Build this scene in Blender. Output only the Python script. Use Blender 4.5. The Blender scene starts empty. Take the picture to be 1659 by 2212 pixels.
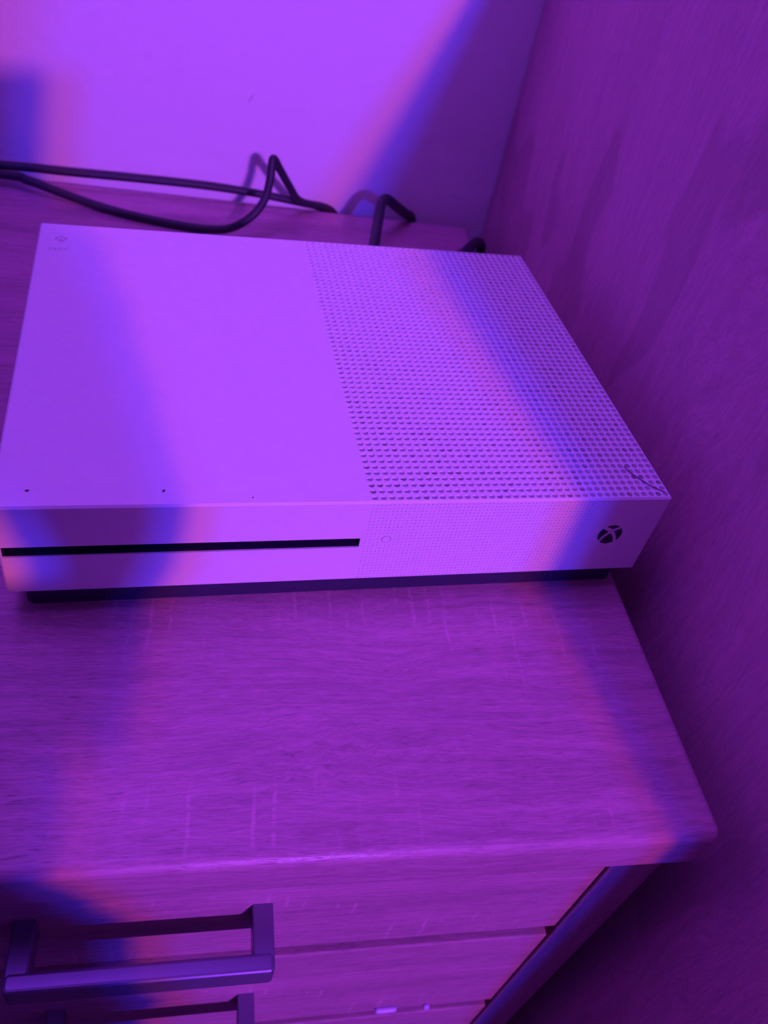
import bpy, bmesh, math, random
from mathutils import Vector, Matrix, Euler

# ------------------------------------------------------------------ camera, light, exposure
S = bpy.context.scene
C = S.collection
Z0 = 0.814            # every measured height is relative to the console's top; the floor is z = 0
DESK = 0.750          # worktop height

cam_d = bpy.data.cameras.new('camera')
cam = bpy.data.objects.new('camera', cam_d); C.objects.link(cam)
cam_d.sensor_fit = 'HORIZONTAL'; cam_d.sensor_width = 36.0
cam_d.lens = 36.0 * 1777.95 / 1659.0
cam_d.clip_start = 0.005
CAM_LOC = Vector((-0.214702, -0.256389, 0.236597 + Z0))
CAM_ROT = Euler((0.801326, -0.173998, -0.130429), 'XYZ')
cam.location = CAM_LOC; cam.rotation_euler = CAM_ROT
cam_d.dof.use_dof = True; cam_d.dof.focus_distance = 0.348; cam_d.dof.aperture_fstop = 15.0
S.camera = cam

w = bpy.data.worlds.new('world'); S.world = w; w.use_nodes = True
w.node_tree.nodes['Background'].inputs[0].default_value = (0.02, 0.02, 0.05, 1)
w.node_tree.nodes['Background'].inputs[1].default_value = 0.1

S.view_settings.view_transform = 'Standard'; S.view_settings.look = 'None'
S.view_settings.gamma = 1.0; S.view_settings.use_curve_mapping = False
S.view_settings.exposure = 0.0

# colour-changing LED lamp across the room: two blue chips with a red one between them
LAMP = Vector((0.40, -2.60, 1.17 + Z0))
def led(name, off, col, power, rad):
    d = bpy.data.lights.new(name, 'POINT'); d.color = col; d.energy = power; d.shadow_soft_size = rad
    o = bpy.data.objects.new(name, d); C.objects.link(o)
    ax = Vector((0.98, 0.19, 0.0)); o.location = LAMP + ax * off
    return o
led('led_chip_red', 0.0, (1.0, 0.125, 0.16), 160.0, 0.04)
led('led_chip_blue', -0.085, (0.02, 0.03, 1.0), 186.0, 0.045)
led('led_chip_blue', 0.085, (0.02, 0.03, 1.0), 186.0, 0.045)

# unseen dim violet fill lamp added above the desk, lifting shadows on upward faces
d = bpy.data.lights.new('overhead_fill', 'AREA'); d.shape = 'DISK'; d.size = 0.7; d.color = (0.32, 0.055, 1.0); d.energy = 12.0
o = bpy.data.objects.new('overhead_fill', d); C.objects.link(o); o.location = (-0.50, 0.05, 2.40)

# ------------------------------------------------------------------ helpers
def new_obj(name, me, mat=None, parent=None):
    o = bpy.data.objects.new(name, me); C.objects.link(o)
    if mat is not None: me.materials.append(mat)
    if parent is not None: o.parent = parent
    return o
def tag(o, label=None, cat=None, group=None, kind=None):
    if label: o['label'] = label
    if cat: o['category'] = cat
    if group: o['group'] = group
    if kind: o['kind'] = kind
    return o
def thing(name, label, cat, loc=(0, 0, 0), rz=0.0, group=None):
    o = bpy.data.objects.new(name, None); C.objects.link(o)
    o.empty_display_size = 0.05
    o.location = loc; o.rotation_euler = (0, 0, rz)
    return tag(o, label, cat, group)
def mesh_py(name, v, f, smooth=False):
    me = bpy.data.meshes.new(name); me.from_pydata([tuple(p) for p in v], [], f); me.update()
    if smooth:
        me.polygons.foreach_set('use_smooth', [True] * len(me.polygons))
    return me
def bm_mesh(name, bm, smooth=False):
    me = bpy.data.meshes.new(name)
    bmesh.ops.recalc_face_normals(bm, faces=bm.faces[:])
    bm.to_mesh(me); bm.free()
    if smooth: me.polygons.foreach_set('use_smooth', [True] * len(me.polygons))
    return me
def add_box(bm, x0, x1, y0, y1, z0, z1, bev=0.0, seg=2, vbev=None):
    t = bmesh.new()
    vs = [t.verts.new((x, y, z)) for z in (z0, z1) for y in (y0, y1) for x in (x0, x1)]
    for q in ((0, 2, 3, 1), (4, 5, 7, 6), (0, 1, 5, 4), (2, 6, 7, 3), (0, 4, 6, 2), (1, 3, 7, 5)):
        t.faces.new([vs[i] for i in q])
    if vbev:
        ed = [e for e in t.edges if abs(e.verts[0].co.z - e.verts[1].co.z) > 1e-6]
        bmesh.ops.bevel(t, geom=ed, offset=vbev, segments=4, affect='EDGES', profile=0.5)
    if bev:
        if vbev:
            ed = [e for e in t.edges if len(e.link_faces) == 2 and e.calc_face_angle(0) > 0.9]
        else: ed = t.edges[:]
        bmesh.ops.bevel(t, geom=ed, offset=bev, segments=seg, affect='EDGES', profile=0.5)
    me = bpy.data.meshes.new('tmp'); bmesh.ops.recalc_face_normals(t, faces=t.faces[:]); t.to_mesh(me); t.free()
    bm.from_mesh(me); bpy.data.meshes.remove(me)
def box(name, x0, x1, y0, y1, z0, z1, mat, parent=None, bev=0.0, seg=2, vbev=None):
    bm = bmesh.new(); add_box(bm, x0, x1, y0, y1, z0, z1, bev, seg, vbev)
    return new_obj(name, bm_mesh(name, bm), mat, parent)
def catmull(pts, n):
    P = [Vector(p) for p in pts]; P = [2 * P[0] - P[1]] + P + [2 * P[-1] - P[-2]]
    out = []
    for i in range(1, len(P) - 2):
        a, b, c, d = P[i - 1:i + 3]
        for k in range(n):
            t = k / n
            out.append(0.5 * ((2 * b) + (c - a) * t + (2 * a - 5 * b + 4 * c - d) * t * t + (3 * b - a - 3 * c + d) * t ** 3))
    out.append(P[-2]); return out
def sweep(v, f, path, radii, seg=14):
    """tube along path with a radius at each point; appended to v, f"""
    n = len(path); up = None; base = len(v)
    for i, p in enumerate(path):
        tg = (path[min(i + 1, n - 1)] - path[max(i - 1, 0)]).normalized()
        if up is None:
            up = Vector((0, 0, 1)) if abs(tg.z) < 0.9 else Vector((1, 0, 0))
        a = tg.cross(up).normalized(); up = a.cross(tg).normalized()
        r = radii[i] if isinstance(radii, (list, tuple)) else radii
        rx, ry = r if isinstance(r, (list, tuple)) else (r, r)
        for k in range(seg):
            w_ = 2 * math.pi * k / seg
            v.append(p + a * math.cos(w_) * rx + up * math.sin(w_) * ry)
    for i in range(n - 1):
        for k in range(seg):
            f.append((base + i * seg + k, base + i * seg + (k + 1) % seg, base + (i + 1) * seg + (k + 1) % seg, base + (i + 1) * seg + k))
    f.append(tuple(base + k for k in range(seg))[::-1]); f.append(tuple(base + (n - 1) * seg + k for k in range(seg)))

# ------------------------------------------------------------------ materials
class NT:
    def __init__(s, name):
        s.m = bpy.data.materials.new(name); s.m.use_nodes = True; s.t = s.m.node_tree; s.n = s.t.nodes
        s.b = s.n['Principled BSDF']
    def node(s, ty, **kw):
        n = s.n.new(ty)
        for k, val in kw.items(): setattr(n, k, val)
        return n
    def link(s, a, b): s.t.links.new(a, b)
    def val(s, inp, v):
        if isinstance(v, (int, float)): inp.default_value = v
        else: s.link(v, inp)
    def math(s, op, a, b=0.0, c=None):
        n = s.node('ShaderNodeMath', operation=op); s.val(n.inputs[0], a); s.val(n.inputs[1], b)
        if c is not None: s.val(n.inputs[2], c)
        return n.outputs[0]
    def vec(s, x, y, z):
        n = s.node('ShaderNodeCombineXYZ')
        for i, q in enumerate((x, y, z)): s.val(n.inputs[i], q)
        return n.outputs[0]
    def noise(s, vec, scale=1.0, detail=4.0, rough=0.55, dist=0.0):
        n = s.node('ShaderNodeTexNoise'); s.link(vec, n.inputs['Vector'])
        n.inputs['Scale'].default_value = scale; n.inputs['Detail'].default_value = detail
        n.inputs['Roughness'].default_value = rough; n.inputs['Distortion'].default_value = dist
        return n.outputs['Fac']
    def ss(s, x, a, b):
        n = s.node('ShaderNodeMapRange', interpolation_type='SMOOTHSTEP')
        s.val(n.inputs['Value'], x); n.inputs['From Min'].default_value = a; n.inputs['From Max'].default_value = b
        return n.outputs[0]
    def mix(s, fac, a, b):
        n = s.node('ShaderNodeMix', data_type='RGBA'); s.val(n.inputs[0], fac)
        for i, q in ((6, a), (7, b)):
            if isinstance(q, tuple): n.inputs[i].default_value = q + (1,)
            else: s.link(q, n.inputs[i])
        return n.outputs[2]
    def bump(s, h, strength, dist):
        n = s.node('ShaderNodeBump'); s.link(h, n.inputs['Height'])
        n.inputs['Strength'].default_value = strength; n.inputs['Distance'].default_value = dist
        s.link(n.outputs[0], s.b.inputs['Normal'])

def plain(name, col, rough=0.5, metal=0.0, bump=None, spec=0.5):
    t = NT(name); t.b.inputs['Roughness'].default_value = rough; t.b.inputs['Metallic'].default_value = metal
    t.b.inputs['Specular IOR Level'].default_value = spec
    co = t.node('ShaderNodeTexCoord').outputs['Object']
    nz = t.noise(co, 180.0, 2.0)
    t.link(t.mix(nz, tuple(c * 0.96 for c in col), tuple(min(1, c * 1.04) for c in col)), t.b.inputs['Base Color'])
    if bump: t.bump(t.noise(co, bump[0], 3.0), bump[1], bump[2])
    return t.m

def wood(name, along='x', across='y', seed=0.0, knots=(), saw=True, base=(0.47, 0.225, 0.335), contrast=1.0, big=1.0, rough=0.5, sawclusters=(), patch=0.0):
    """pale oak laminate: fine pores along the grain, soft cathedral bands, pale saw marks across it"""
    t = NT(name); co = t.node('ShaderNodeTexCoord').outputs['Object']
    sp = t.node('ShaderNodeSeparateXYZ'); t.link(co, sp.inputs[0])
    ax = {'x': sp.outputs[0], 'y': sp.outputs[1], 'z': sp.outputs[2]}
    u, v0 = ax[along], ax[across]; other = [k for k in 'xyz' if k not in (along, across)][0]
    q = t.math('MULTIPLY', ax[other], 1.0)
    v0 = t.math('ADD', v0, ax[other]); v = v0
    # grain bends round each knot
    turb = None
    for (ku, kv, su, sv, amp) in knots:
        du = t.math('DIVIDE', t.math('SUBTRACT', u, ku), su); dv = t.math('DIVIDE', t.math('SUBTRACT', v0, kv), sv)
        r2 = t.math('ADD', t.math('MULTIPLY', du, du), t.math('MULTIPLY', dv, dv))
        g = t.math('EXPONENT', t.math('MULTIPLY', r2, -1.0))
        v = t.math('ADD', v, t.math('MULTIPLY', g, amp))
        turb = g if turb is None else t.math('MAXIMUM', turb, g)
    wav = t.noise(t.vec(t.math('MULTIPLY', u, 9.0), t.math('MULTIPLY', v, 22.0), t.math('ADD', q, seed)), 1.0, 2.0)
    v = t.math('ADD', v, t.math('MULTIPLY', t.math('SUBTRACT', wav, 0.5), 0.012 * big))
    if turb is not None:
        sw = t.noise(t.vec(t.math('MULTIPLY', u, 130.0), t.math('MULTIPLY', v0, 200.0), seed), 1.0, 3.0)
        v = t.math('ADD', v, t.math('MULTIPLY', t.math('MULTIPLY', t.math('SUBTRACT', sw, 0.5), turb), 0.008))
    sv_ = t.math('ADD', v, seed * 3.7)
    fine = t.noise(t.vec(t.math('MULTIPLY', u, 120.0), t.math('MULTIPLY', sv_, 1500.0), q), 1.0, 3.0, 0.6)
    mid = t.noise(t.vec(t.math('MULTIPLY', u, 26.0), t.math('MULTIPLY', sv_, 330.0), q), 1.0, 3.0, 0.6)
    bands = t.noise(t.vec(t.math('MULTIPLY', u, 5.0 / big), t.math('MULTIPLY', sv_, 52.0 / big), q), 1.0, 2.0, 0.5)
    pore = t.ss(t.noise(t.vec(t.math('MULTIPLY', u, 90.0), t.math('MULTIPLY', sv_, 1150.0), t.math('ADD', q, 3.1)), 1.0, 3.0, 0.7), 0.60, 0.74)
    pale = t.ss(t.noise(t.vec(t.math('MULTIPLY', u, 80.0), t.math('MULTIPLY', sv_, 1000.0), t.math('ADD', q, 5.7)), 1.0, 3.0, 0.7), 0.62, 0.76)
    dark = tuple(c * (1 - 0.34 * contrast) for c in base); lite = tuple(min(1, c * (1 + 0.24 * contrast)) for c in base)
    k = t.math('ADD', t.math('MULTIPLY', fine, 0.40), t.math('ADD', t.math('MULTIPLY', mid, 0.34), t.math('MULTIPLY', bands, 0.26)))
    col = t.mix(t.ss(k, 0.30, 0.70), dark, lite)
    col = t.mix(t.math('MULTIPLY', pore, 0.62 * contrast), col, tuple(c * 0.45 for c in base))
    col = t.mix(t.math('MULTIPLY', pale, 0.55 * contrast), col, tuple(min(1, c * 1.5) for c in base))
    if patch:
        # broad darker flames with ragged edges, as in crown-cut oak
        pn = t.noise(t.vec(t.math('MULTIPLY', u, 7.0), t.math('MULTIPLY', sv_, 17.0), q), 1.0, 1.0)
        pe = t.math('ADD', pn, t.math('MULTIPLY', t.math('SUBTRACT', mid, 0.5), 0.10))
        col = t.mix(t.math('MULTIPLY', t.ss(pe, 0.53, 0.57), patch), col, tuple(c * 0.3 for c in base))
    h = t.math('ADD', t.math('SUBTRACT', t.math('MULTIPLY', fine, 0.7), pore), t.math('MULTIPLY', pale, 0.6))
    if saw:
        # saw strokes: thin pale lines across the grain, gathered in clusters
        jog = t.noise(t.vec(t.math('MULTIPLY', u, 45.0), t.math('MULTIPLY', v0, 60.0), seed), 1.0, 2.0)
        a_ = t.math('MULTIPLY', t.math('ADD', u, t.math('ADD', t.math('MULTIPLY', jog, 0.004), t.math('MULTIPLY', v0, -0.05))), 125.0)
        idx = t.math('FLOOR', a_); frc = t.math('ABSOLUTE', t.math('SUBTRACT', t.math('SUBTRACT', a_, idx), 0.5))
        line = t.math('SUBTRACT', 1.0, t.ss(frc, 0.05, 0.13))
        amp = t.noise(t.vec(t.math('MULTIPLY', idx, 3.71), t.math('MULTIPLY', v0, 28.0), t.math('ADD', q, 7.0 + seed)), 1.0, 1.0)
        line = t.math('MULTIPLY', line, t.ss(amp, 0.42, 0.62))
        cl = t.noise(t.vec(t.math('MULTIPLY', u, 9.0), t.math('MULTIPLY', v0, 26.0), t.math('ADD', q, 11.0 + seed)), 1.0, 2.0)
        cm = t.ss(cl, 0.60, 0.72)
        for (cu, cv, wu, wv, a) in sawclusters:
            du = t.math('DIVIDE', t.math('SUBTRACT', u, cu), wu); dv = t.math('DIVIDE', t.math('SUBTRACT', v0, cv), wv)
            e = t.math('MULTIPLY', t.math('EXPONENT', t.math('MULTIPLY', t.math('ADD', t.math('POWER', t.math('ABSOLUTE', du), 4.0), t.math('POWER', t.math('ABSOLUTE', dv), 4.0)), -1.0)), a)
            cm = t.math('MAXIMUM', cm, e)
        frag = t.ss(t.noise(t.vec(t.math('MULTIPLY', u, 140.0), t.math('MULTIPLY', sv_, 420.0), seed + 2.0), 1.0, 2.0), 0.32, 0.58)
        sm = t.math('MULTIPLY', t.math('MULTIPLY', line, cm), t.math('MULTIPLY', frag, 0.6))
        col = t.mix(sm, col, tuple(min(1, c * 1.5) for c in base))
    t.link(col, t.b.inputs['Base Color'])
    t.b.inputs['Roughness'].default_value = rough; t.b.inputs['Specular IOR Level'].default_value = 0.35
    t.bump(h, 0.55, 0.0004)
    return t.m

def plaster(name, col):
    t = NT(name); co = t.node('ShaderNodeTexCoord').outputs['Object']
    a = t.noise(co, 95.0, 3.0, 0.6); b = t.noise(co, 7.0, 2.0)
    t.link(t.mix(b, tuple(c * 0.97 for c in col), col), t.b.inputs['Base Color'])
    t.b.inputs['Roughness'].default_value = 0.9; t.b.inputs['Specular IOR Level'].default_value = 0.2
    t.bump(a, 0.35, 0.0016); return t.m

M = {}
M['wall'] = plaster('white_wall_paint', (0.80, 0.80, 0.80))
M['ceiling'] = plaster('grey_ceiling_paint', (0.16, 0.16, 0.16))
M['navy_wall'] = plaster('navy_wall_paint', (0.05, 0.045, 0.14))
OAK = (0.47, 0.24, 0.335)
M['worktop'] = wood('oak_worktop', 'x', 'y', 0.0, base=OAK, rough=0.30,
    knots=((0.128, 0.082, 0.026, 0.014, 0.007), (0.10, 0.115, 0.075, 0.02, 0.007), (0.10, 0.045, 0.06, 0.02, -0.006)),
    sawclusters=((0.125, 0.118, 0.05, 0.018, 1.0), (0.175, 0.107, 0.05, 0.016, 0.8), (0.085, 0.018, 0.07, 0.014, 0.9), (0.22, 0.085, 0.04, 0.014, 0.6), (0.02, 0.11, 0.05, 0.02, 0.6)))
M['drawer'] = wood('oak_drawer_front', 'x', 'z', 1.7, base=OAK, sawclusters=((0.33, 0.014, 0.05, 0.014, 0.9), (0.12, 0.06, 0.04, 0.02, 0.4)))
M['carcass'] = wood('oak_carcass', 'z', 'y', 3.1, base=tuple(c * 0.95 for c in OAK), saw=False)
M['cabinet'] = wood('oak_cabinet_panel', 'z', 'y', 5.3, base=(0.66, 0.34, 0.48), saw=False, contrast=0.6, big=2.6, rough=0.55, patch=0.24,
    knots=((1.0, 0.38, 0.16, 0.05, 0.03), (0.86, 0.46, 0.12, 0.05, -0.03), (0.74, 0.33, 0.10, 0.04, 0.02)))
M['floor'] = wood('floor_laminate', 'y', 'x', 8.0, base=(0.12, 0.07, 0.07), saw=False, big=3.0)
M['shell'] = plain('white_plastic', (0.82, 0.82, 0.82), 0.42, bump=(2600.0, 0.08, 0.00015))
M['emboss'] = plain('relief_shade_and_scuff', (0.56, 0.56, 0.56), 0.5)  # grey stands in for shade in the recessed top mark; also colours the wall scuff
M['black'] = plain('black_plastic', (0.028, 0.022, 0.06), 0.5)
M['slot'] = plain('slot_black_plastic', (0.02, 0.016, 0.05), 0.35)
M['logo'] = plain('emblem_black', (0.03, 0.022, 0.05), 0.4)
M['cable'] = plain('black_rubber', (0.022, 0.018, 0.035), 0.55)
M['metal'] = plain('satin_metal', (0.20, 0.165, 0.28), 0.33, 0.5)
M['dust'] = plain('dust', (0.10, 0.07, 0.09), 0.9)
M['lint'] = plain('lint_fibre', (0.2, 0.15, 0.24), 0.9)
M['pale_violet'] = plain('pale_violet_tone', (0.6, 0.5, 0.85), 0.4)
M['phone'] = plain('phone_glass', (0.02, 0.02, 0.025), 0.2)
M['lens'] = plain('lens_glass', (0.005, 0.005, 0.01), 0.05)
M['skin'] = plain('skin', (0.55, 0.34, 0.26), 0.5)
M['hoodie'] = plain('navy_cotton', (0.03, 0.03, 0.05), 0.9)
M['denim'] = plain('dark_denim', (0.04, 0.05, 0.08), 0.9)
M['hair'] = plain('brown_hair', (0.05, 0.03, 0.02), 0.6)
M['eye'] = plain('eye_white', (0.8, 0.8, 0.8), 0.2)

# ------------------------------------------------------------------ the room
def struct(name, x0, x1, y0, y1, z0, z1, mat):
    return tag(box(name, x0, x1, y0, y1, z0, z1, mat), kind='structure')
RX0, RX1, RY0, RY1, RH = -2.3, 1.5, -4.2, 0.418, 2.5
struct('floor', RX0, RX1, RY0, RY1, -0.05, 0.0, M['floor'])
struct('ceiling', RX0, RX1, RY0, RY1, RH, RH + 0.05, M['ceiling'])
wb = struct('wall_back', RX0 - 0.1, RX1 + 0.1, RY1, RY1 + 0.1, -0.05, RH + 0.05, M['wall'])
struct('wall_front', RX0 - 0.1, RX1 + 0.1, RY0 - 0.1, RY0, -0.05, RH + 0.05, M['navy_wall'])
struct('wall_left', RX0 - 0.1, RX0, RY0, RY1, -0.05, RH + 0.05, M['navy_wall'])
struct('wall_right', RX1, RX1 + 0.1, RY0, RY1, -0.05, RH + 0.05, M['navy_wall'])
# short dark scuff on the wall paint
v, f = [], []
sweep(v, f, catmull([(-0.1925, RY1 - 0.0001, 0.009 + Z0), (-0.1905, RY1 - 0.0002, 0.0117 + Z0), (-0.189, RY1 - 0.0001, 0.0142 + Z0)], 3), 0.0004, 6)
new_obj('scuff', mesh_py('scuff', v, f), M['emboss'], wb)

# ------------------------------------------------------------------ desk with drawers
DX0, DX1 = -1.30, -0.0016
DY0, DY1 = -0.1338, 0.405
desk = thing('desk', 'pale oak desk with rounded front edge, carrying the white game console', 'desk', (-0.26, 0.0, 0.0))
ox = -0.26
def dbox(name, x0, x1, y0, y1, z0, z1, mat, parent, **k):
    """box in room coordinates whose mesh origin sits at its front left corner, so the grain starts there"""
    bm = bmesh.new(); add_box(bm, 0, x1 - x0, 0, y1 - y0, 0, z1 - z0, **k)
    o = new_obj(name, bm_mesh(name, bm), mat, parent)
    px, py, pz = (0, 0, 0) if parent is None else parent_origin(parent)
    o.location = (x0 - px, y0 - py, z0 - pz); return o
def parent_origin(o):
    p = Vector((0, 0, 0))
    while o is not None: p += o.location; o = o.parent
    return p
# worktop: grain origin at x = -0.26, y = -0.1311
bm = bmesh.new(); add_box(bm, DX0 + 0.26, DX1 + 0.26, 0, DY1 - DY0, -0.0268, 0.0, bev=0.0048, seg=6, vbev=0.0055)
wt = new_obj('worktop', bm_mesh('worktop', bm), M['worktop'], desk); wt.location = (0, DY0, DESK)
for p_ in wt.data.polygons: p_.use_smooth = len(p_.vertices) == 4 and p_.area < 0.02
PX0, PX1 = -0.4640, 0.0004
ztop = DESK - 0.0268
CF = -0.1205       # front edge of the carcass
dbox('side_panel', PX1 - 0.0262, PX1, CF, DY1 - 0.03, 0.0, ztop, M['carcass'], desk, bev=0.0008)
dbox('side_panel', PX0, PX0 + 0.023, CF, DY1 - 0.03, 0.0, ztop, M['carcass'], desk, bev=0.0008)
dbox('side_panel', DX0 + 0.02, DX0 + 0.043, CF, DY1 - 0.03, 0.0, ztop, M['carcass'], desk, bev=0.0008)
dbox('back_panel', DX0 + 0.043, PX0, 0.25, 0.268, 0.30, ztop, M['carcass'], desk)
dbox('back_panel', PX0 + 0.023, PX1 - 0.0262, 0.36, 0.368, 0.05, ztop, M['carcass'], desk)
dbox('plinth', PX0 + 0.023, PX1 - 0.0262, -0.09, -0.074, 0.0, 0.055, M['carcass'], desk)
DF = -0.123        # drawer front plane
W0, W1 = -0.4355, -0.0314
spans = [(-0.0925, -0.1895), (-0.2025, -0.3145), (-0.3275, -0.4395), (-0.4525, -0.5645), (-0.5775, -0.750)]
def make_handle(parent, zt):
    """flat-section U handle with a flared foot at either end; zt is its top height"""
    bm = bmesh.new()
    x0, x1 = -0.2845, -0.1805; h = 0.0152; y0 = -0.1500; d = 0.0076; wp = 0.0088
    add_box(bm, x0, x1, y0, y0 + d, zt - h, zt, bev=0.0016, seg=3, vbev=0.0024)
    for a, b in ((x0, x0 + wp), (x1 - wp, x1)):
        add_box(bm, a, b, y0 + d * 0.35, DF + 0.001, zt - h + 0.0004, zt - 0.0004, bev=0.0008, seg=2)
    po = parent_origin(parent)
    bmesh.ops.translate(bm, verts=bm.verts[:], vec=-po)
    o = new_obj('handle', bm_mesh('handle', bm), M['metal'], parent)
    o['label'] = 'satin metal U-shaped bar handle'
    return o
for i, (a, b) in enumerate(spans):
    z1, z0 = Z0 + a, Z0 + b
    bm = bmesh.new()
    add_box(bm, 0, W1 - W0, 0, 0.016, 0, z1 - z0, bev=0.0010, seg=2)
    if i < 4:
        add_box(bm, 0.006, W1 - W0 - 0.006, 0.0155, 0.40, 0.012, min(z1 - z0 - 0.02, 0.085))
    dr = new_obj('drawer', bm_mesh('drawer', bm), M['drawer'], desk)
    dr.location = (W0 - ox, DF, z0)
    make_handle(dr, Z0 - 0.131 - 0.125 * i)
    if i == 1:
        # two small pale rounded bumps on the lower edge of this drawer
        po = Vector((W0, DF, z0))
        for bx, bz, hl, br in ((-0.0995, -0.3093, 0.0048, 0.0019), (-0.0742, -0.3110, 0.0002, 0.0018)):
            v, f = [], []
            n = 6
            pts = [(-hl - br * math.cos(math.pi / 2 * k / n), br * math.sin(math.pi / 2 * k / n)) for k in range(n + 1)]
            pts += [(hl + br * math.sin(math.pi / 2 * k / n), br * math.cos(math.pi / 2 * k / n)) for k in range(n + 1)]
            sweep(v, f, [Vector((bx + px_, DF - 0.0012, bz + Z0)) - po for (px_, r_) in pts], [max(r_, 0.00005) for (px_, r_) in pts], 12)
            o = new_obj('pale_bump', mesh_py('pale_bump', v, f, True), M['pale_violet'], dr); o['label'] = 'small pale rounded bumper at the drawer\'s lower edge'

# ------------------------------------------------------------------ cabinet to the right
KX0, KX1, KY0, KY1, KH = 0.0180, 0.52, -0.382, 0.4165, 1.055
cab = thing('cabinet', 'pale oak cabinet whose tall vertical-grain side stands right of the desk', 'cabinet', (0.27, 0.058, 0.0))
def kbox(name, x0, x1, y0, y1, z0, z1, mat=None, parent=None, **k):
    bm = bmesh.new(); add_box(bm, x0, x1, y0, y1, z0, z1, **k)
    par = parent or cab; po = parent_origin(par)
    bmesh.ops.translate(bm, verts=bm.verts[:], vec=-po)
    return new_obj(name, bm_mesh(name, bm), mat or M['cabinet2'], par)
M['cabinet2'] = wood('oak_cabinet_body', 'z', 'x', 4.2, base=OAK, saw=False, contrast=0.8, big=2.0)
sp_ = new_obj('side_panel', None, None, cab) if False else None
bm = bmesh.new(); add_box(bm, 0, 0.02, 0, KY1 - KY0, 0, KH, bev=0.001)
sp_ = new_obj('side_panel', bm_mesh('side_panel', bm), M['cabinet'], cab); sp_.location = Vector((KX0, KY0, 0)) - cab.location
kbox('side_panel', KX1 - 0.02, KX1, KY0, KY1, 0, KH, bev=0.001)
kbox('top_panel', KX0 + 0.02, KX1 - 0.02, KY0 + 0.001, KY1, KH - 0.021, KH - 0.001, bev=0.001)
kbox('back_panel', KX0 + 0.02, KX1 - 0.02, KY1 - 0.008, KY1 - 0.001, 0.06, KH - 0.021)
kbox('bottom_panel', KX0 + 0.02, KX1 - 0.02, KY0 + 0.02, KY1 - 0.008, 0.06, 0.08)
for a, b, kx in ((KX0 + 0.022, 0.268, 0.25), (0.27, KX1 - 0.022, 0.288)):
    dpanel = kbox('door', a, b, KY0 + 0.002, KY0 + 0.02, 0.085, KH - 0.024, bev=0.001)
    kb = bmesh.new(); bmesh.ops.create_uvsphere(kb, u_segments=16, v_segments=10, radius=0.013)
    bmesh.ops.translate(kb, verts=kb.verts[:], vec=Vector((kx, KY0 - 0.012, 0.62)) - cab.location)
    add = bmesh.new()
    new_obj('knob', bm_mesh('knob', kb, True), M['metal'], dpanel); add.free()

# ------------------------------------------------------------------ game console
TH = 0.0715507
con = thing('game_console', 'white game console with perforated right half and black base on the desk', 'game console', (0, 0, DESK), TH)
LX, LY, TOP, SH = 0.295, 0.230, 0.064, 0.050
c = 0.0009
zb = TOP - SH
# shell: six faces with narrow chamfers; right halves of top and front are left open for the grilles
GX = -0.1461; FX = -0.0400
PXT = (-c - GX) / 38.0
NY = 58; PYT = (LY - 2 * c) / NY
NFX = 56; PFX = (FX - GX) / NFX
NFZ = 25; PFZ = (SH - 2 * c) / NFZ
v, f = [], []
def quad(*p):
    b = len(v); v.extend(p); f.append(tuple(range(b, b + len(p))))
x0, x1, y0, y1, z0, z1 = -LX, 0.0, 0.0, LY, zb, TOP
quad((x0 + c, y0 + c, z1), (GX, y0 + c, z1), (GX, y1 - c, z1), (x0 + c, y1 - c, z1))                        # smooth half of the top
quad((x0 + c, y0 + c, z0), (x0 + c, y1 - c, z0), (x1 - c, y1 - c, z0), (x1 - c, y0 + c, z0))                # underside
quad((x0 + c, y1, z0 + c), (x0 + c, y1, z1 - c), (x1 - c, y1, z1 - c), (x1 - c, y1, z0 + c))                # back
quad((x0, y0 + c, z0 + c), (x0, y0 + c, z1 - c), (x0, y1 - c, z1 - c), (x0, y1 - c, z0 + c))
quad((x1, y0 + c, z0 + c), (x1, y1 - c, z0 + c), (x1, y1 - c, z1 - c), (x1, y0 + c, z1 - c))
SX0, SX1, SZ0, SZ1 = -0.2937, -0.1476, TOP - 0.0279, TOP - 0.0221
def fr(a, b, lo, hi): quad((a, y0, lo), (b, y0, lo), (b, y0, hi), (a, y0, hi))
fr(x0 + c, GX, z0 + c, SZ0); fr(x0 + c, GX, SZ1, z1 - c); fr(x0 + c, SX0, SZ0, SZ1); fr(SX1, GX, SZ0, SZ1)
fr(FX, x1 - c, z0 + c, z1 - c)
# lips of the slot
for (a, b) in (((SX0, SZ0), (SX1, SZ0)), ((SX1, SZ0), (SX1, SZ1)), ((SX1, SZ1), (SX0, SZ1)), ((SX0, SZ1), (SX0, SZ0))):
    quad((a[0], 0, a[1]), (b[0], 0, b[1]), (b[0], 0.0009, b[1]), (a[0], 0.0009, a[1]))
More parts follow.
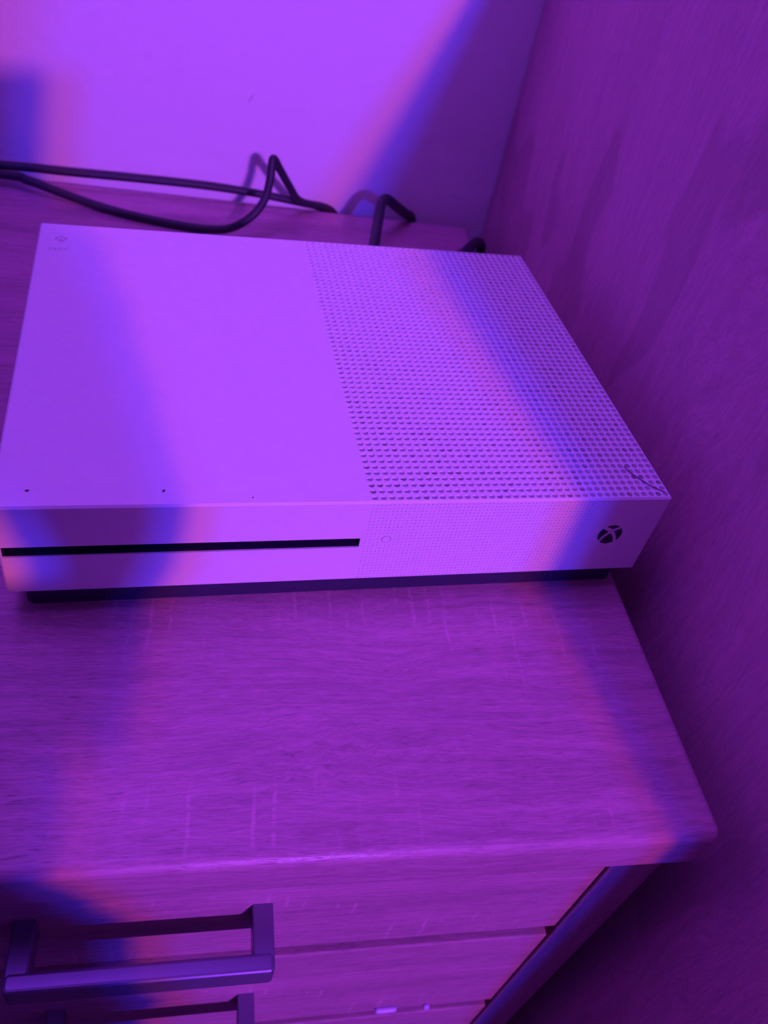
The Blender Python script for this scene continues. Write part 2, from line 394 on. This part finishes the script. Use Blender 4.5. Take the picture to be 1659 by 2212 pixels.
# chamfers
def ch(a, b, c_, d): quad(a, b, c_, d)
for (ya, yb, zt) in ((y0 + c, y0, z1 - c), (y1 - c, y1, z1 - c)):
    ch((x0 + c, ya, z1), (x1 - c, ya, z1), (x1 - c, yb, zt), (x0 + c, yb, zt))
for (ya, yb, zt) in ((y0 + c, y0, z0 + c), (y1 - c, y1, z0 + c)):
    ch((x0 + c, ya, z0), (x1 - c, ya, z0), (x1 - c, yb, zt), (x0 + c, yb, zt))
for (xa, xb) in ((x0 + c, x0), (x1 - c, x1)):
    ch((xa, y0 + c, z1), (xa, y1 - c, z1), (xb, y1 - c, z1 - c), (xb, y0 + c, z1 - c))
    ch((xa, y0 + c, z0), (xa, y1 - c, z0), (xb, y1 - c, z0 + c), (xb, y0 + c, z0 + c))
    ch((xa, y0, z0 + c), (xa, y0, z1 - c), (xb, y0 + c, z1 - c), (xb, y0 + c, z0 + c))
    ch((xa, y1, z0 + c), (xa, y1, z1 - c), (xb, y1 - c, z1 - c), (xb, y1 - c, z0 + c))
    for (ya, yb) in ((y0 + c, y0), (y1 - c, y1)):
        quad((xa, ya, z1), (xb, ya, z1 - c), (xa, yb, z1 - c)); quad((xa, ya, z0), (xb, ya, z0 + c), (xa, yb, z0 + c))
shell = new_obj('shell', mesh_py('shell', v, f), M['shell'], con)
bm = bmesh.new(); bm.from_mesh(shell.data); bmesh.ops.remove_doubles(bm, verts=bm.verts[:], dist=1e-6)
bmesh.ops.recalc_face_normals(bm, faces=bm.faces[:]); bm.to_mesh(shell.data); bm.free()

def hole_plate(cells, hx, hy, place, nseg):
    """cells: (cx, cy, radius, depth); each is a rectangle 2hx x 2hy pierced by one round blind hole"""
    V, F = [], []
    ang = [2 * math.pi * k / nseg for k in range(nseg)]
    rim = []
    for a in ang:
        m_ = max(abs(math.cos(a)), abs(math.sin(a))); rim.append((math.cos(a) / m_ * hx, math.sin(a) / m_ * hy))
    for (cx, cy, r, d) in cells:
        b = len(V)
        for (x, y) in rim: V.append(place(cx + x, cy + y, 0.0))
        for a in ang: V.append(place(cx + r * math.cos(a), cy + r * math.sin(a), 0.0))
        for a in ang: V.append(place(cx + r * math.cos(a), cy + r * math.sin(a), -d))
        for k in range(nseg):
            k2 = (k + 1) % nseg
            F.append((b + k, b + k2, b + nseg + k2, b + nseg + k))
            F.append((b + nseg + k, b + nseg + k2, b + 2 * nseg + k2, b + 2 * nseg + k))
        F.append(tuple(b + 2 * nseg + k for k in range(nseg)))
    return V, F
rnd = random.Random(4)
cells = []
for j in range(NY):
    for i in range(38):
        dep = 0.0021 if rnd.random() < 0.88 else 0.0045
        cells.append((GX + (i + 0.5) * PXT, c + (j + 0.5) * PYT, 0.00148, dep))
V, F = hole_plate(cells, PXT / 2, PYT / 2, lambda x, y, h: (x, y, TOP + h), 16)
g = new_obj('top_vent_grille', mesh_py('top_vent_grille', V, F), M['shell'], con)
g['label'] = 'white vent grille of round blind holes over the right half of the top'
# front grille of pin-sized holes, leaving a square for the power button
bi = int((-0.1363 - GX) / PFX); bj = int((0.064 - 0.024 - zb - c) / PFZ)
cells = []
for j in range(NFZ):
    for i in range(NFX):
        if abs(i - bi) <= 1 and abs(j - bj) <= 1: continue
        cells.append((GX + (i + 0.5) * PFX, zb + c + (j + 0.5) * PFZ, 0.00026 + 0.00006 * rnd.random(), 0.0009))
V, F = hole_plate(cells, PFX / 2, PFZ / 2, lambda x, z, h: (x, -h, z), 8)
bcx, bcz = GX + (bi + 0.5) * PFX, zb + c + (bj + 0.5) * PFZ
V2, F2 = hole_plate([(bcx, bcz, 0.00225, 0.0011)], PFX * 1.5, PFZ * 1.5, lambda x, z, h: (x, -h, z), 40)
nb = len(V); V += V2; F += [tuple(nb + k for k in q_) for q_ in F2]
g = new_obj('front_grille', mesh_py('front_grille', V, F), M['shell'], con)
g['label'] = 'white front area pierced by rows of pin-sized holes'
def disc(V, F, cx, cz, r, ya, yb, n=36):
    b = len(V)
    for yy in (ya, yb):
        for k in range(n): V.append((cx + r * math.cos(2 * math.pi * k / n), yy, cz + r * math.sin(2 * math.pi * k / n)))
    F.append(tuple(range(b, b + n))); F.append(tuple(range(b + 2 * n - 1, b + n - 1, -1)))
    for k in range(n): F.append((b + k, b + n + k, b + n + (k + 1) % n, b + (k + 1) % n))
V, F = [], []; disc(V, F, bcx, bcz, 0.00192, -0.0001, 0.0012)
new_obj('power_button', mesh_py('power_button', V, F), M['shell'], con)['label'] = 'small round white button in the front grille'
# slot: black-walled cavity
V, F = [], []
D = 0.011; e = 0.0009
for (a, b) in (((SX0, SZ0), (SX1, SZ0)), ((SX1, SZ0), (SX1, SZ1)), ((SX1, SZ1), (SX0, SZ1)), ((SX0, SZ1), (SX0, SZ0))):
    k = len(V); V += [(a[0], e, a[1]), (b[0], e, b[1]), (b[0], D, b[1]), (a[0], D, a[1])]; F.append((k, k + 1, k + 2, k + 3))
k = len(V); V += [(SX0, D, SZ0), (SX1, D, SZ0), (SX1, D, SZ1), (SX0, D, SZ1)]; F.append((k, k + 1, k + 2, k + 3))
o = new_obj('disc_slot', mesh_py('disc_slot', V, F), M['slot'], con); o['label'] = 'long black disc slot in the front'
# base
bm = bmesh.new(); add_box(bm, -0.2894, -0.0056, 0.0052, 0.225, 0.0, zb + 0.0002, bev=0.0006, seg=2, vbev=0.004)
o = new_obj('base', bm_mesh('base', bm), M['black'], con); o['label'] = 'black inset base'

def emblem(parent, place, r, thick, mat, name='emblem'):
    """round badge of four dark pieces parted by a curved cross"""
    def arc(a0, a1, n=12): return [(math.cos(math.radians(a0 + (a1 - a0) * k / n)), math.sin(math.radians(a0 + (a1 - a0) * k / n))) for k in range(n + 1)]
    def bez(p, q, s_, n=8): return [((1 - t) ** 2 * p[0] + 2 * t * (1 - t) * q[0] + t * t * s_[0], (1 - t) ** 2 * p[1] + 2 * t * (1 - t) * q[1] + t * t * s_[1]) for t in [k / n for k in range(1, n)]]
    a = arc(236, 304)
    bottom = a + bez(a[-1], (0.42, -0.22), (0.0, 0.13)) + [(0.0, 0.13)] + bez((0.0, 0.13), (-0.42, -0.22), a[0])
    a = arc(-39, 40)
    right = a + bez(a[-1], (0.62, 0.56), (0.24, 0.32)) + [(0.24, 0.32)] + bez((0.24, 0.32), (0.60, -0.06), a[0])
    left = [(-x, y) for (x, y) in right]
    a = arc(58, 122)
    top = a + bez(a[-1], (-0.25, 0.76), (0.0, 0.60)) + [(0.0, 0.60)] + bez((0.0, 0.60), (0.25, 0.76), a[0])
    for pg in (bottom, right, left, top):
        n = len(pg); V = [place(x * r, y * r, thick) for (x, y) in pg] + [place(x * r, y * r, -0.0003) for (x, y) in pg]
        F = [tuple(range(n)), tuple(range(2 * n - 1, n - 1, -1))] + [(k, n + k, n + (k + 1) % n, (k + 1) % n) for k in range(n)]
        new_obj(name, mesh_py(name, V, F), mat, parent)
emblem(con, lambda x, y, h: (-0.0238 + x, -h, TOP - 0.0239 + y), 0.0062, 0.0002, M['logo'])
# faint mark on the smooth half of the top, near the back left corner: badge above the word XBOX
emblem(con, lambda x, y, h: (-0.2829 + x, 0.2120 + y, TOP + h), 0.0032, 0.00008, M['emboss'], 'top_emblem')
cu = bpy.data.curves.new('top_wordmark', 'FONT'); cu.body = 'XBOX'; cu.size = 0.0034; cu.extrude = 0.00006; cu.align_x = 'CENTER'; cu.space_character = 1.15
to = bpy.data.objects.new('tmp_text', cu); C.objects.link(to)
dg = bpy.context.evaluated_depsgraph_get(); me = bpy.data.meshes.new_from_object(to.evaluated_get(dg)); me.name = 'top_wordmark'
bpy.data.objects.remove(to)
o = new_obj('top_wordmark', me, None, con); me.materials.clear(); me.materials.append(M['emboss']); o.location = (-0.2838, 0.1995, TOP + 0.00004)
o['label'] = 'faint grey wordmark'

# ------------------------------------------------------------------ cables behind the console
def cable(name, label, pts, r, mat=None):
    P = catmull([(x, y, z + Z0) for (x, y, z) in pts], 8)
    o0 = P[0].copy(); v, f = [], []
    sweep(v, f, P, r, 14)
    o = new_obj(name, mesh_py(name, v, f, True), mat or M['cable'])
    return tag(o, label, 'cable')
cable('cable', 'thin black cable lying straight along the wall behind the desk',
      [(-0.62, 0.385, -0.0612), (-0.48, 0.388, -0.0565), (-0.3723, 0.390, -0.0505), (-0.3232, 0.390, -0.0497), (-0.2727, 0.392, -0.0495), (-0.2203, 0.395, -0.0504),
       (-0.1802, 0.398, -0.0534), (-0.1458, 0.402, -0.0585), (-0.1194, 0.4095, -0.0655), (-0.110, 0.4115, -0.085), (-0.107, 0.4115, -0.12)], 0.0031)
cable('cable', 'thin black cable with a sharp upright loop behind the console',
      [(-0.62, 0.40, -0.0612), (-0.50, 0.394, -0.0595), (-0.3718, 0.385, -0.0553), (-0.3517, 0.380, -0.0553), (-0.3213, 0.370, -0.0592), (-0.2941, 0.360, -0.0610), (-0.2701, 0.352, -0.0611),
       (-0.2428, 0.346, -0.0611), (-0.2189, 0.342, -0.0600), (-0.202, 0.340, -0.056), (-0.1872, 0.341, -0.0453), (-0.1785, 0.348, -0.0346), (-0.1751, 0.356, -0.0219),
       (-0.1738, 0.362, -0.0098), (-0.1680, 0.368, -0.0191), (-0.1587, 0.378, -0.0356), (-0.149, 0.392, -0.052), (-0.1342, 0.4025, -0.0600), (-0.126, 0.4095, -0.0655), (-0.121, 0.4115, -0.085), (-0.118, 0.4115, -0.12)], 0.0031)
cable('cable', 'thick black cable arching up from the back of the console',
      [(-0.1240, 0.2235, -0.032), (-0.1200, 0.2420, -0.034), (-0.1070, 0.272, -0.0365), (-0.1004, 0.300, -0.0385), (-0.0935, 0.335, -0.0369), (-0.0891, 0.355, -0.0310), (-0.0835, 0.366, -0.0317),
       (-0.072, 0.380, -0.0425), (-0.0576, 0.398, -0.0566), (-0.0500, 0.4098, -0.0650), (-0.0465, 0.4112, -0.085), (-0.046, 0.4112, -0.12)], 0.0040)
cable('cable', 'short stretch of black cable in the dark corner beside the cabinet',
      [(-0.075, 0.2263, -0.036), (-0.068, 0.245, -0.037), (-0.050, 0.285, -0.041), (-0.0262, 0.320, -0.0476), (-0.0140, 0.341, -0.0505), (-0.0030, 0.360, -0.0560),
       (0.0060, 0.374, -0.0690), (0.0086, 0.380, -0.10), (0.0088, 0.382, -0.12)], 0.0040)

# ------------------------------------------------------------------ dust on the console
def to_room(x, y, z=0.064):
    return Vector((x * math.cos(TH) - y * math.sin(TH), x * math.sin(TH) + y * math.cos(TH), z + DESK))
def crumb(room_xy, s, label, rz):
    bm = bmesh.new(); bmesh.ops.create_icosphere(bm, subdivisions=2, radius=1.0)
    r_ = random.Random(int(rz * 100))
    for q_ in bm.verts: q_.co *= 0.8 + 0.4 * r_.random()
    bmesh.ops.scale(bm, verts=bm.verts[:], vec=s)
    lo = min(q_.co.z for q_ in bm.verts)
    bmesh.ops.translate(bm, verts=bm.verts[:], vec=(0, 0, -lo - 0.0001))
    o = new_obj('dust_crumb', bm_mesh('dust_crumb', bm, True), M['dust'])
    o.location = (room_xy[0], room_xy[1], TOP + DESK); o.rotation_euler = (0, 0, rz)
    return tag(o, label, 'dust crumb')
crumb((-0.28214, -0.01087), (0.0008, 0.0004, 0.0003), 'dark dust crumb at the far left of the console top near its front edge', 0.2)
crumb((-0.23110, -0.0081), (0.00075, 0.00045, 0.0003), 'dark dust crumb near the front edge of the console top, middle of three', 0.9)
crumb((-0.1955, -0.0101), (0.0004, 0.0003, 0.0002), 'tiny dark dust crumb nearest the grille on the smooth console top', 1.4)
v, f = [], []
P = [(-0.0188, 0.0196, 0.0655), (-0.0165, 0.0166, 0.0646), (-0.0141, 0.0133, 0.0647), (-0.0118, 0.0108, 0.0645), (-0.0099, 0.0082, 0.0647), (-0.0068, 0.0060, 0.0645), (-0.0030, 0.0034, 0.0646)]
sweep(v, f, [Vector((a, b, z_ + DESK - 0.0002)) for (a, b, z_) in catmull(P, 4)], 0.00024, 8)
tag(new_obj('lint_thread', mesh_py('lint_thread', v, f, True), M['lint']), 'dark lint thread lying across the grille at its front right corner', 'lint')

# ------------------------------------------------------------------ the photographer and the phone (behind the camera; their shadow falls on the left)
RM = CAM_ROT.to_matrix()
def cp(x, y, z): return CAM_LOC + RM @ Vector((x, y, z))
ph = thing('smartphone', 'black smartphone held upright in front of the photographer', 'phone', cp(0, -0.055, 0.011))
bm = bmesh.new(); add_box(bm, -0.033, 0.044, -0.126, 0.024, 0.007, 0.015, bev=0.002, seg=3)
for q_ in bm.verts: q_.co = cp(*q_.co) - ph.location
new_obj('body', bm_mesh('body', bm), M['phone'], ph)
bm = bmesh.new(); bmesh.ops.create_cone(bm, cap_ends=True, segments=24, radius1=0.006, radius2=0.006, depth=0.0016)
for q_ in bm.verts: q_.co = cp(q_.co.x, q_.co.y, q_.co.z + 0.0066) - ph.location
new_obj('camera_lens', bm_mesh('camera_lens', bm), M['lens'], ph)

person = thing('person', 'standing person in a dark hoodie and jeans holding up a phone', 'person', (-0.33, -0.50, 0.0))
PO = person.location
def R(x, y, z): return Vector((x, y, z + Z0))
def ell(v, f, cen, rad, seg=20, rings=12):
    b = len(v)
    for i in range(rings + 1):
        a = math.pi * i / rings
        for k in range(seg):
            t_ = 2 * math.pi * k / seg
            v.append(cen + Vector((rad[0] * math.sin(a) * math.cos(t_), rad[1] * math.sin(a) * math.sin(t_), rad[2] * math.cos(a))))
    for i in range(rings):
        for k in range(seg):
            f.append((b + i * seg + k, b + (i + 1) * seg + k, b + (i + 1) * seg + (k + 1) % seg, b + i * seg + (k + 1) % seg))
def limb(v, f, pts, rad, n=5):
    P = catmull(pts, n); rr = []
    m_ = len(pts)
    for i in range(len(P)):
        t_ = i / n; j = min(int(t_), m_ - 2); u_ = t_ - j
        a, b = rad[j], rad[j + 1]
        if isinstance(a, tuple): rr.append((a[0] + (b[0] - a[0]) * u_, a[1] + (b[1] - a[1]) * u_))
        else: rr.append(a + (b - a) * u_)
    sweep(v, f, P, rr, 18)
def remeshed(name, v, f, mat, vox, smooth=4):
    o = new_obj(name, mesh_py(name, [q_ - PO for q_ in v], f, True), mat, person)
    r_ = o.modifiers.new('remesh', 'REMESH'); r_.mode = 'VOXEL'; r_.voxel_size = vox; r_.use_smooth_shade = True
    s_ = o.modifiers.new('smooth', 'SMOOTH'); s_.iterations = smooth; s_.factor = 0.5
    return o
neck, head = R(-0.33, -0.50, 0.60), R(-0.325, -0.455, 0.735)
shL, shR = R(-0.50, -0.53, 0.525), R(-0.165, -0.55, 0.535)
elL, elR = R(-0.42, -0.50, 0.205), R(-0.195, -0.645, 0.27)
wrL = cp(0.030, -0.202, 0.008); wrR = R(-0.185, -0.555, 0.045)
v, f = [], []
ell(v, f, head, (0.076, 0.095, 0.112)); ell(v, f, head + Vector((0, 0.035, -0.055)), (0.052, 0.055, 0.058))
limb(v, f, [neck - Vector((0, 0.01, 0.06)), neck, head - Vector((0, 0.01, 0.06))], [0.06, 0.053, 0.05])
limb(v, f, [head + Vector((0, 0.085, 0.012)), head + Vector((0, 0.103, -0.012)), head + Vector((0, 0.112, -0.026))], [0.007, 0.011, 0.014])   # nose
limb(v, f, [head + Vector((-0.024, 0.084, -0.062)), head + Vector((0, 0.094, -0.060)), head + Vector((0.024, 0.084, -0.062))], [0.004, 0.008, 0.004])   # mouth
for s_ in (-1, 1): ell(v, f, head + Vector((s_ * 0.077, -0.005, -0.005)), (0.012, 0.02, 0.032))
limb(v, f, [R(-0.33, -0.52, 0.57), R(-0.33, -0.53, 0.4), R(-0.33, -0.51, 0.2), R(-0.33, -0.50, 0.06)], [0.10, 0.115, 0.11, 0.12])
limb(v, f, [shL, elL, wrL], [0.05, 0.042, 0.028]); limb(v, f, [shR, elR, wrR], [0.05, 0.042, 0.028])
limb(v, f, [shL, R(-0.33, -0.53, 0.55), shR], [0.05, 0.06, 0.05])
for s_ in (-1, 1):
    limb(v, f, [R(-0.33 + s_ * 0.09, -0.50, 0.08), R(-0.33 + s_ * 0.10, -0.46, -0.35), R(-0.33 + s_ * 0.10, -0.50, -0.75)], [0.085, 0.056, 0.04])
# left hand holding the phone from below, its fingers closed round the right edge
limb(v, f, [wrL, cp(0.043, -0.172, 0.000), cp(0.045, -0.138, -0.007), cp(0.032, -0.095, -0.010)], [(0.026, 0.02), (0.025, 0.019), (0.026, 0.014), (0.030, 0.011)])
for k, (yy, ln) in enumerate(((-0.062, 0.000), (-0.082, 0.006), (-0.103, 0.009), (-0.124, 0.008))):
    limb(v, f, [cp(0.008, yy - 0.010, -0.0075), cp(0.030, yy - 0.004, -0.0065), cp(0.048 + ln, yy, -0.003), cp(0.0535 + ln, yy + 0.002, 0.008), cp(0.046, yy + 0.003, 0.0195)], [0.0098, 0.0092, 0.0085, 0.0080, 0.0066])
limb(v, f, [cp(0.036, -0.155, 0.006), cp(0.024, -0.128, 0.016), cp(0.006, -0.104, 0.0235), cp(-0.004, -0.080, 0.0235)], [0.015, 0.0125, 0.0105, 0.008])
# right hand hanging, slightly curled
limb(v, f, [wrR, wrR + Vector((0.018, 0.016, -0.045)), wrR + Vector((0.036, 0.026, -0.085))], [(0.026, 0.026), (0.030, 0.030), (0.028, 0.028)])
for k, ln in enumerate((0.070, 0.078, 0.072, 0.056)):
    b0 = wrR + Vector((0.038, 0.056 - 0.020 * k, -0.080))
    limb(v, f, [b0, b0 + Vector((-0.004, 0.004, -ln * 0.45)), b0 + Vector((-0.016, 0.006, -ln * 0.8)), b0 + Vector((-0.03, 0.006, -ln))], [0.009, 0.0085, 0.008, 0.0068])
limb(v, f, [wrR + Vector((0.014, 0.030, -0.03)), wrR + Vector((0.010, 0.060, -0.06)), wrR + Vector((0.008, 0.070, -0.09))], [0.013, 0.011, 0.008])
remeshed('body', v, f, M['skin'], 0.0045, 3)
v, f = [], []
limb(v, f, [R(-0.33, -0.51, 0.59), R(-0.33, -0.53, 0.52), R(-0.33, -0.535, 0.40), R(-0.33, -0.52, 0.22), R(-0.33, -0.51, 0.06), R(-0.33, -0.505, -0.02)],
     [(0.09, 0.085), (0.155, 0.105), (0.170, 0.120), (0.160, 0.120), (0.164, 0.125), (0.164, 0.122)])
limb(v, f, [shL, R(-0.33, -0.535, 0.545), shR], [0.068, 0.085, 0.068])
limb(v, f, [shL + Vector((0.03, 0, 0.0)), shL, elL, elL + (wrL - elL) * 0.9], [0.07, 0.068, 0.056, 0.040]); limb(v, f, [shR, elR, elR + (wrR - elR) * 0.92], [0.066, 0.050, 0.033])
for q_ in (shL, shR): ell(v, f, q_ + Vector((0, 0, -0.005)), (0.078, 0.072, 0.074))
ell(v, f, R(-0.33, -0.535, 0.56), (0.13, 0.085, 0.05))
remeshed('hoodie', v, f, M['hoodie'], 0.009)
v, f = [], []
limb(v, f, [R(-0.33, -0.505, 0.06), R(-0.33, -0.505, -0.06)], [(0.168, 0.115), (0.17, 0.112)])
for s_ in (-1, 1):
    limb(v, f, [R(-0.33 + s_ * 0.088, -0.50, 0.04), R(-0.33 + s_ * 0.10, -0.462, -0.35), R(-0.33 + s_ * 0.10, -0.50, -0.755)], [0.098, 0.074, 0.066])
remeshed('jeans', v, f, M['denim'], 0.009)
for s_ in (-1, 1):
    v, f = [], []
    limb(v, f, [R(-0.33 + s_ * 0.10, -0.56, -0.772), R(-0.33 + s_ * 0.10, -0.50, -0.762), R(-0.33 + s_ * 0.103, -0.40, -0.775), R(-0.33 + s_ * 0.104, -0.33, -0.786)], [(0.038, 0.036), (0.042, 0.048), (0.046, 0.036), (0.034, 0.024)])
    for q_ in v: q_.z = max(q_.z, 0.001)
    new_obj('shoe', mesh_py('shoe', [q_ - PO for q_ in v], f, True), M['black'], person)
v, f = [], []
ell(v, f, head + Vector((0, -0.018, 0.022)), (0.085, 0.098, 0.105))
new_obj('hair', mesh_py('hair', [q_ - PO for q_ in v], f, True), M['hair'], person)
for s_ in (-1, 1):
    v, f = [], []; ell(v, f, head + Vector((s_ * 0.032, 0.080, 0.004)), (0.013, 0.012, 0.010), 14, 8)
    new_obj('eye', mesh_py('eye', [q_ - PO for q_ in v], f, True), M['eye'], person)
